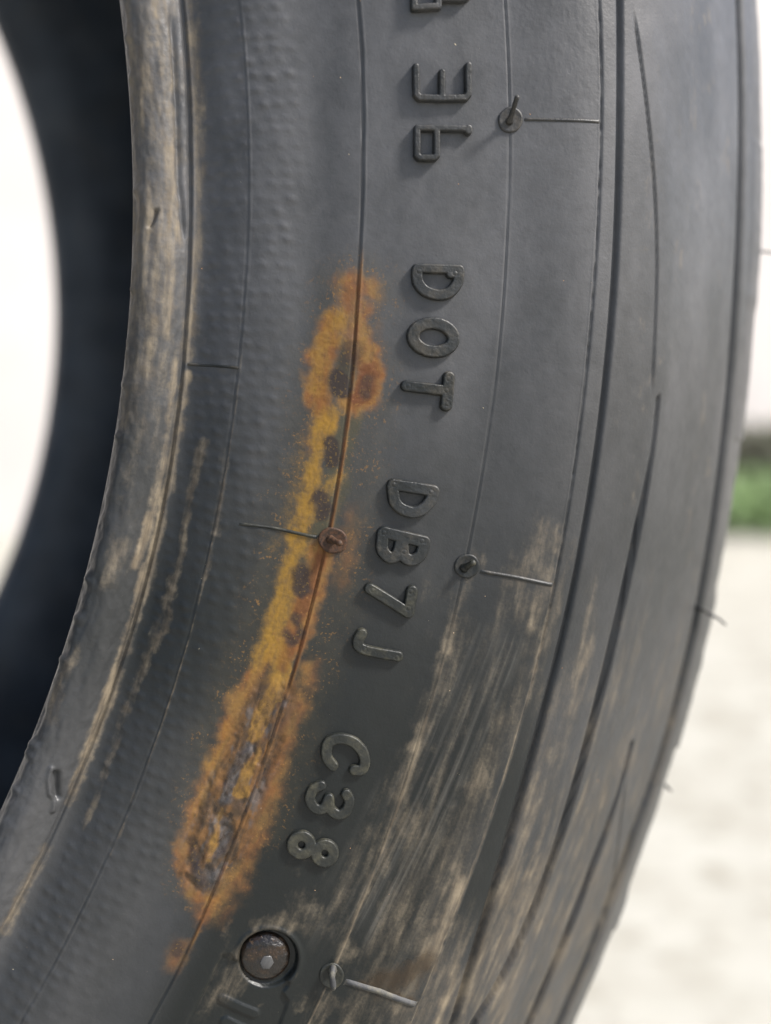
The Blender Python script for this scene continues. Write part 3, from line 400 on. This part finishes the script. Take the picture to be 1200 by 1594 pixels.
def box(V, F, x0, x1, y0, y1, z0, z1):
    b = len(V)
    V += [(x0, y0, z0), (x1, y0, z0), (x1, y1, z0), (x0, y1, z0), (x0, y0, z1), (x1, y0, z1), (x1, y1, z1), (x0, y1, z1)]
    F += [(b, b + 3, b + 2, b + 1), (b + 4, b + 5, b + 6, b + 7), (b, b + 1, b + 5, b + 4), (b + 1, b + 2, b + 6, b + 5), (b + 2, b + 3, b + 7, b + 6), (b + 3, b, b + 4, b + 7)]
wall = bpy.data.objects.new('garden_wall', None); COL.objects.link(wall); wall.location = (1.0, 2.6, 0)
wall['label'] = 'bright white rendered wall in the blurred background'; wall['category'] = 'wall'
M_WALL = wall_material()
for nm, z0, z1, y in (('wall_panel', -.05, 2.4, 0), ('coping', 2.4, 2.46, -.03)):
    V, F = [], []; box(V, F, -6, 6, y, .2 - y, z0, z1); link(nm, py_mesh(nm, V, F), wall, (M_WALL,))

# plant at the foot of the wall
rng = random.Random(5)
plant = bpy.data.objects.new('garden_shrub', None); COL.objects.link(plant); plant.location = (2.03, 2.24, 0)
plant['label'] = 'blurred green shrub at the foot of the white wall'; plant['category'] = 'shrub'
def leaf_mat(name, a, b):
    m, nt = nodes_of(name); N = NT(nt); co = N.new('ShaderNodeTexCoord').outputs['Object']
    p = N.principled(N.mix(N.noise(co, 14, 3), a, b), .5); p.inputs['Subsurface Weight'].default_value = 0
    return m
V, F = [], []
for i in range(1500):
    a = rng.uniform(0, 2 * math.pi); rr = .21 * math.sqrt(rng.random()); z = .01 + .16 * rng.random() ** .8 * (.75 + .25 * math.sin(a * 3 + 1))
    if rr > .21 * (1 - (z / .2) ** 3): continue
    x, y = rr * math.cos(a) * 1.15, rr * math.sin(a) * .7
    d = Vector((rng.gauss(0, 1), rng.gauss(0, 1), rng.gauss(.7, .6))).normalized(); s = d.orthogonal().normalized(); l = rng.uniform(.025, .05); w = l * .22
    b = len(V); c = Vector((x, y, z))
    V += [tuple(c), tuple(c + d * l * .5 + s * w), tuple(c + d * l), tuple(c + d * l * .5 - s * w)]; F.append((b, b + 1, b + 2, b + 3))
link('foliage', py_mesh('foliage', V, F), plant, (leaf_mat('shrub_leaf', (.23, .33, .13), (.15, .25, .085)),))
V, F = [], []
def tube_pts(V, F, pts, rad, n=8):
    b0 = len(V); pts = [Vector(p) for p in pts]
    for i, p in enumerate(pts):
        t = (pts[min(i + 1, len(pts) - 1)] - pts[max(i - 1, 0)]).normalized(); s = t.orthogonal().normalized() if i == 0 else (s - t * s.dot(t)).normalized(); v = t.cross(s)
        for k in range(n):
            a = 2 * math.pi * k / n; V.append(tuple(p + (s * math.cos(a) + v * math.sin(a)) * rad[i]))
    for i in range(len(pts) - 1):
        for k in range(n):
            a = b0 + i * n + k; c = b0 + i * n + (k + 1) % n; F.append((a, c, c + n, a + n))
    e = len(V) - n; F.append(tuple(range(e, e + n))); F.append(tuple(range(b0 + n - 1, b0 - 1, -1)))
for i in range(16):
    a = rng.uniform(0, 6.28); k = rng.uniform(.05, .16)
    tube_pts(V, F, [(0, 0, -.01), (k * .3 * math.cos(a), k * .3 * math.sin(a), .1), (k * math.cos(a), k * math.sin(a), .14)], (.006, .004, .002), 6)
link('stem', py_mesh('stem', V, F), plant, (leaf_mat('shrub_stem', (.05, .04, .02), (.08, .06, .03)),))
# low dark hedge rising behind it
hedge = bpy.data.objects.new('dark_hedge_plant', None); COL.objects.link(hedge); hedge.location = (2.13, 2.40, 0)
hedge['label'] = 'dark olive bush rising just behind the bright green shrub'; hedge['category'] = 'shrub'
V, F = [], []
for i in range(1500):
    a = rng.uniform(0, 2 * math.pi); rr = .17 * math.sqrt(rng.random()); z = .03 + .25 * rng.random() ** .8
    x, y = rr * math.cos(a) * 1.2, rr * math.sin(a) * .6
    d = Vector((rng.gauss(0, 1), rng.gauss(0, 1), rng.gauss(.3, .6))).normalized(); s = d.orthogonal().normalized(); l = rng.uniform(.02, .045); w = l * .3
    b = len(V); c = Vector((x, y, z))
    V += [tuple(c), tuple(c + d * l * .5 + s * w), tuple(c + d * l), tuple(c + d * l * .5 - s * w)]; F.append((b, b + 1, b + 2, b + 3))
link('foliage', py_mesh('foliage', V, F), hedge, (leaf_mat('hedge_leaf', (.035, .042, .014), (.065, .07, .028)),))
V, F = [], []
for i in range(9):
    a = rng.uniform(0, 6.28); k = rng.uniform(.04, .12)
    tube_pts(V, F, [(0, 0, -.01), (k * .4 * math.cos(a), k * .3 * math.sin(a), .12), (k * math.cos(a), k * .6 * math.sin(a), .21)], (.007, .005, .002), 6)
link('stem', py_mesh('stem', V, F), hedge, (bpy.data.materials['shrub_stem'],))

# ---------------------------------------------------------------- the tyre
tire = bpy.data.objects.new('car_tire', None); COL.objects.link(tire); tire.location = TYRE_BASE
tire['label'] = 'worn black rubber tyre standing upright, sidewall stained with orange rust'; tire['category'] = 'tire'

# near sidewall: fine where the moulding can be read, coarse round the rest of the ring
STEP = .21
qa = np.arange(-134, 40, STEP)
qb = []
q = qa[-1]; st = STEP
END = qa[0] + 2 * math.pi * 250
while True:
    st = min(st * 1.12, 3.2); q += st
    if q > END - 60: break
    qb.append(q)
qc = []; q = END; st = STEP
while q - st > qb[-1] + 1.0:
    q -= st; qc.append(q); st = min(st * 1.12, 3.2)
qs = np.concatenate([qa, qb, qc[::-1]])
us = np.linspace(0, UMAX, int(UMAX / .2))
UU, QQ = np.meshgrid(us, qs, indexing='ij')
QW = (QQ + 134) % (2 * math.pi * 250) - 134
QW = np.where(QW > 800, QW - 2 * math.pi * 250, QW)
edge = sstep(0, .8, UU) * (1 - sstep(UMAX - 2, UMAX, UU))
uf, qf = UU.ravel(), QW.ravel()
Hh = relief(uf, qf) * edge.ravel()
me = np_mesh('sidewall', surf(uf, qf, Hh), grid_faces(len(us), len(qs), True))
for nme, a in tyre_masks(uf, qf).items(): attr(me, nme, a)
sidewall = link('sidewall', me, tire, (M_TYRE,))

# inside, far side and tread: revolved sections
def revolve(name, sec, n, mat, parent, smooth=True):
    sec = np.array(sec, float); t = np.linspace(0, 2 * math.pi, n, endpoint=False)
    V = np.stack([sec[:, :1] * np.cos(t), np.repeat(sec[:, 1:] - TYRE_BASE.y * 1000, n, 1), sec[:, :1] * np.sin(t) + AXLE * 1000], -1).reshape(-1, 3) / 1000
    return link(name, np_mesh(name, V, grid_faces(len(sec), n, True), smooth), parent, (mat,))
WID = 176.4
inner_half = [(202.2, 2.2), (202.4, 4.5), (204, 8), (209, 11), (218, 11), (230, 7.5), (245, 3.5), (258, 1.5), (270, 3.5), (284, 11), (296, 22), (303, 36), (307, 58), (308, WID / 2)]
far = [(r, WID - y) for r, y in inner_half[::-1][1:]]
far = [(r - 7.5 * max(0, (240 - r) / 38) ** 1.0 if r < 240 else r, y) for r, y in far]
liner = revolve('inner_liner', spline(np.array(inner_half + far), 6)[::-1], 360, M_LINER, tire)
fo = [far[-1]] + [(r - 7.5 * max(0, (240 - r) / 38) if r < 240 else r, WID - y) for r, y in PROF[1:]]
revolve('far_sidewall', spline(np.array(fo), 8), 300, M_TREAD, tire)
ts = [(315.6, 28)]
for y in np.linspace(30, WID - 30, 118):
    r = 320.0 - 3.6 * abs((y - WID / 2) / (WID / 2 - 28)) ** 2.2
    g = min(abs(y - yc) for yc in (58, 88.2, 118.4)); r -= 6.5 * (1 - min(1, max(0, (g - 3.2) / 1.2)))
    ts.append((r, y))
ts.append((315.6, WID - 28))
revolve('tread', ts[::-1], 420, M_TREAD, tire)

# ---------------------------------------------------------------- raised letters (moulded on the sidewall)
def letter(ch, strokes, dots, H, mat, idx):
    H *= 1.35
    allp = np.concatenate([np.array(p) for p, _ in strokes]); mw = max(h for _, h in strokes) + .2
    sp = .065
    gu = np.arange(allp[:, 0].min() - mw, allp[:, 0].max() + mw, sp); gq = np.arange(allp[:, 1].min() - mw, allp[:, 1].max() + mw, sp)
    U, Q = np.meshgrid(gu, gq, indexing='ij')
    def sdf(U, Q):
        d = np.full(U.shape, 1e9)
        for p, hw in strokes:
            e = seg_dist(U, Q, p) - hw * 1.1
            d = np.minimum(d, e)
        return d + .05 * (fbm(U * 1.3, Q * 1.3, 2, idx) - .5)
    d = sdf(U, Q); e = 1e-3
    gx = (sdf(U + e, Q) - d) / e; gy = (sdf(U, Q + e) - d) / e; l = np.hypot(gx, gy) + 1e-9
    mv = np.where(np.abs(d) < .5 * sp, -d, 0); U = U + mv * gx / l; Q = Q + mv * gy / l; d = d + mv
    ins = np.clip(-d, 0, None); k = np.clip(ins / .30, 0, 1)
    hh = H * (.40 * sstep(0, .06, ins) + .60 * np.sqrt(np.clip(1 - (1 - k) ** 2, 0, 1)))
    hh += (.06 * (fbm(U * 2.2, Q * 2.2, 3, 100 + idx) - .5) + .08 * (fbm(U * .6, Q * .6, 2, 120 + idx) - .5)) * k
    for a, b in dots:
        rr = np.hypot(U - a, Q - b); hh -= (.028 * np.exp(-((rr - .34) / .10) ** 2) - .03 * np.exp(-(rr / .2) ** 2)) * k
    hh = np.where(d >= .5 * sp * .9, -.25, hh)
    keep = d < sp * 1.2
    F = grid_faces(len(gu), len(gq)); F = F[keep.ravel()[F].any(1)]
    used, Fi = np.unique(F, return_inverse=True); F = Fi.reshape(-1, 4)
    u, q, h = U.ravel()[used], Q.ravel()[used], hh.ravel()[used]
    base = relief(u, q, False)
    o = link('raised_letter', np_mesh('raised_letter', surf(u, q, base + h), F), tire, (mat,))
    o['label'] = 'raised rubber character ' + ch
for i, (ch, st, dots, H) in enumerate(LETTERS):
    letter(ch, st, dots, H, M_LETTER_CLEAN if i < 3 else (M_LETTER if i < 8 else M_LETTER_DUSTY), i)

# ---------------------------------------------------------------- moulding ridges across the panels
def hrel(u, q): return float(relief(np.array([u]), np.array([q]), False)[0])
def ridge(poly, w, hgt, mat):
    P = np.array(poly); n = 40; t = np.linspace(0, 1, n); s = np.r_[0, np.cumsum(np.linalg.norm(np.diff(P, axis=0), axis=1))]; s /= s[-1]
    cu = np.interp(t, s, P[:, 0]); cq = np.interp(t, s, P[:, 1]); du = np.gradient(cu); dq = np.gradient(cq); l = np.hypot(du, dq); nu, nq = -dq / l, du / l
    off = np.array([-1.3, -.9, -.45, 0, .45, .9, 1.3]) * w; hh = np.array([-.3, .2, .6, .72, .6, .2, -.3]) * hgt
    jit = 1 + .25 * (fbm(t * 14, t * 0, 3, 7) - .5)
    U = cu[:, None] + nu[:, None] * off; Q = cq[:, None] + nq[:, None] * off
    taper = np.clip(np.minimum(t, 1 - t) * 18, 0, 1)[:, None]
    base = relief(U.ravel(), Q.ravel(), False).reshape(U.shape)
    return link('mould_ridge', np_mesh('mould_ridge', surf(U, Q, base + hh * jit[:, None] * (taper * 1.15 - .15)).reshape(-1, 3), grid_faces(n, 7)), tire, (mat,))
for i, (poly, w, hgt) in enumerate(RIDGES): ridge(poly, w, hgt, (M_PIN, M_LETTER, M_LETTER_DUSTY, M_LETTER, M_PIN_TAN)[i])

# ---------------------------------------------------------------- vent spews: a disc with a rubber pin standing on it
for i, ((cu, cq), R_, path, pr) in enumerate(PINS):
    mat = (M_PIN, M_LETTER, M_PIN_RUST, M_LETTER_DUSTY)[i]; pmat = (M_PIN, M_LETTER_DUSTY, M_PIN_RUST, M_PIN_TAN)[i]
    h0 = hrel(cu + 1, cq) ; n = 40
    rings = [(R_ * 1.0, -.3), (R_ * 1.0, .16), (R_ * .95, .25), (R_ * .84, .27), (R_ * .70, .20), (R_ * .4, .20), (.02, .22)]
    V = []
    for r, h in rings:
        a = np.linspace(0, 2 * math.pi, n, endpoint=False); wob = 1 + .03 * np.sin(a * 2 + i) + .015 * np.sin(a * 5 + 2 * i)
        V.append(surf(cu + r * wob * np.cos(a), cq + r * wob * np.sin(a), h0 + h))
    disc = link('vent_spew', np_mesh('vent_spew', np.concatenate(V), grid_faces(len(rings), n, True)), tire, (mat,))
    pts = [Vector(surf(np.array(a), np.array(b), h0 + .1 + c_)) for a, b, c_ in path]
    fine = []
    for k in range(len(pts) - 1):
        for t in (0, .25, .5, .75): fine.append(pts[k].lerp(pts[k + 1], t))
    fine.append(pts[-1]); d = (fine[-1] - fine[-2]).normalized(); fine.append(fine[-1] + d * pr * .00045)
    m_ = len(fine); rad = [pr / 1000 * (1.35 - .45 * min(1, k / (m_ * .35)) + .08 * math.sin(k * 1.7 + i)) for k in range(m_)]; rad[-2] *= .92; rad[-1] *= .5
    V, F = [], []; tube_pts(V, F, fine, rad, 12)
    link('pin', py_mesh('pin', V, F, True), disc, (pmat,))

# two hair-like rubber spews on the shoulder
for pts, r0 in zip(HAIRS, (.00026, .00034, .00026)):
    p = [Vector(a) + Vector((0, 0, AXLE)) - TYRE_BASE for a in pts]; fine = []
    for k in range(len(p) - 1):
        for t in (0, .33, .66): fine.append(p[k].lerp(p[k + 1], t))
    fine.append(p[-1]); V, F = [], []
    tube_pts(V, F, fine, [r0 * (1.15 - .75 * k / len(fine)) for k in range(len(fine))], 8)
    link('rubber_hair', py_mesh('rubber_hair', V, F, True), tire, (M_PIN,))

# ---------------------------------------------------------------- the wet screw head in the date plate's pocket
def wet_material():
    m, nt = nodes_of('wet_brown_screw'); N = NT(nt); co = N.new('ShaderNodeTexCoord').outputs['Object']
    c = N.mix(N.ramp(N.noise(co, 700, 4, .6), .42, .62), (.010, .008, .007), (.022, .012, .006))
    c = N.mix(N.math('MULTIPLY', N.ramp(N.noise(co, 1500, 3), .6, .7), .6), c, (.10, .06, .03))
    N.principled(c, .3, N.bump(N.noise(co, 800, 4, .6), .0005, .9), .35, .45)
    return m
cu, cq = PLATE['dome']; rd = PLATE['rd']; n = 48; V = []
prof = [(1.06, -1.5), (1.04, -.75), (1.0, -.55), (.93, -.35), (.8, -.12), (.62, .05), (.42, .14), (.2, .18), (.01, .185)]
b0 = hrel(cu - 6.5, cq + 6)
for r, h in prof:
    a = np.linspace(0, 2 * math.pi, n, endpoint=False)
    V.append(surf(cu + rd * r * np.cos(a), cq + rd * r * np.sin(a), b0 + h - .1))
screw = link('screw_head', np_mesh('screw_head', np.concatenate(V), grid_faces(len(prof), n, True)), tire, (wet_material(),))
screw['label'] = 'wet brown domed screw head in a round pocket'
hx, hq = PLATE['hexc']; V = []
for r, h in ((.95, -.2), (.95, .12), (.8, .2), (.02, .17)):
    a = np.linspace(0, 2 * math.pi, 6, endpoint=False) + .35
    V.append(surf(hx + r * np.cos(a), hq + r * 1.15 * np.sin(a), b0 + h))
mh, nt = nodes_of('grey_hexagon'); NN = NT(nt); NN.principled(NN.mix(NN.noise(NN.new('ShaderNodeTexCoord').outputs['Object'], 900, 4), (.04, .04, .04), (.09, .09, .09)), .55, None, .4, .1)
link('hexagon', np_mesh('hexagon', np.concatenate(V), grid_faces(4, 6, True), False), screw, (mh,))

# ---------------------------------------------------------------- grit lying on the rubber
V, F = [], []
pts = [(a, b, rng.uniform(.10, .22)) for a, b in SPECKS]
for i in range(420):
    u_, q_ = rng.uniform(3, 100), rng.uniform(-125, 34)
    pts.append((u_, q_, .035 + .06 * rng.random() ** 3))
us_ = np.array([p[0] for p in pts]); qs_ = np.array([p[1] for p in pts]); hs_ = relief(us_, qs_, False)
for (a, b, s), h in zip(pts, hs_):
    o_ = Vector(surf(np.array(a), np.array(b), h + s * .2)); k = len(V); el = rng.uniform(1, 2.6) if s > .1 else 1; an = rng.uniform(0, 3.14)
    for j in range(6):
        t = j * math.pi / 3; x, y = math.cos(t) * s * .5, math.sin(t) * s * el * .5; x, y = x * math.cos(an) - y * math.sin(an), x * math.sin(an) + y * math.cos(an)
        V.append(tuple(surf(np.array(a + x), np.array(b + y), h - .03)))
    V.append(tuple(surf(np.array(a), np.array(b), h + s * .35)))
    for j in range(6): F.append((k + j, k + (j + 1) % 6, k + 6))
mg, nt = nodes_of('grit'); NN = NT(nt); NN.principled(NN.mix(NN.ramp(NN.noise(NN.new('ShaderNodeTexCoord').outputs['Object'], 160, 2), .4, .6), (.55, .47, .33), (.42, .22, .10)), .7)
grit = link('sand_grit', py_mesh('sand_grit', V, F), None, (mg,)); grit.location = TYRE_BASE
grit['kind'] = 'stuff'; grit['label'] = 'scattered pale sand grains clinging to the tyre sidewall'; grit['category'] = 'grit'
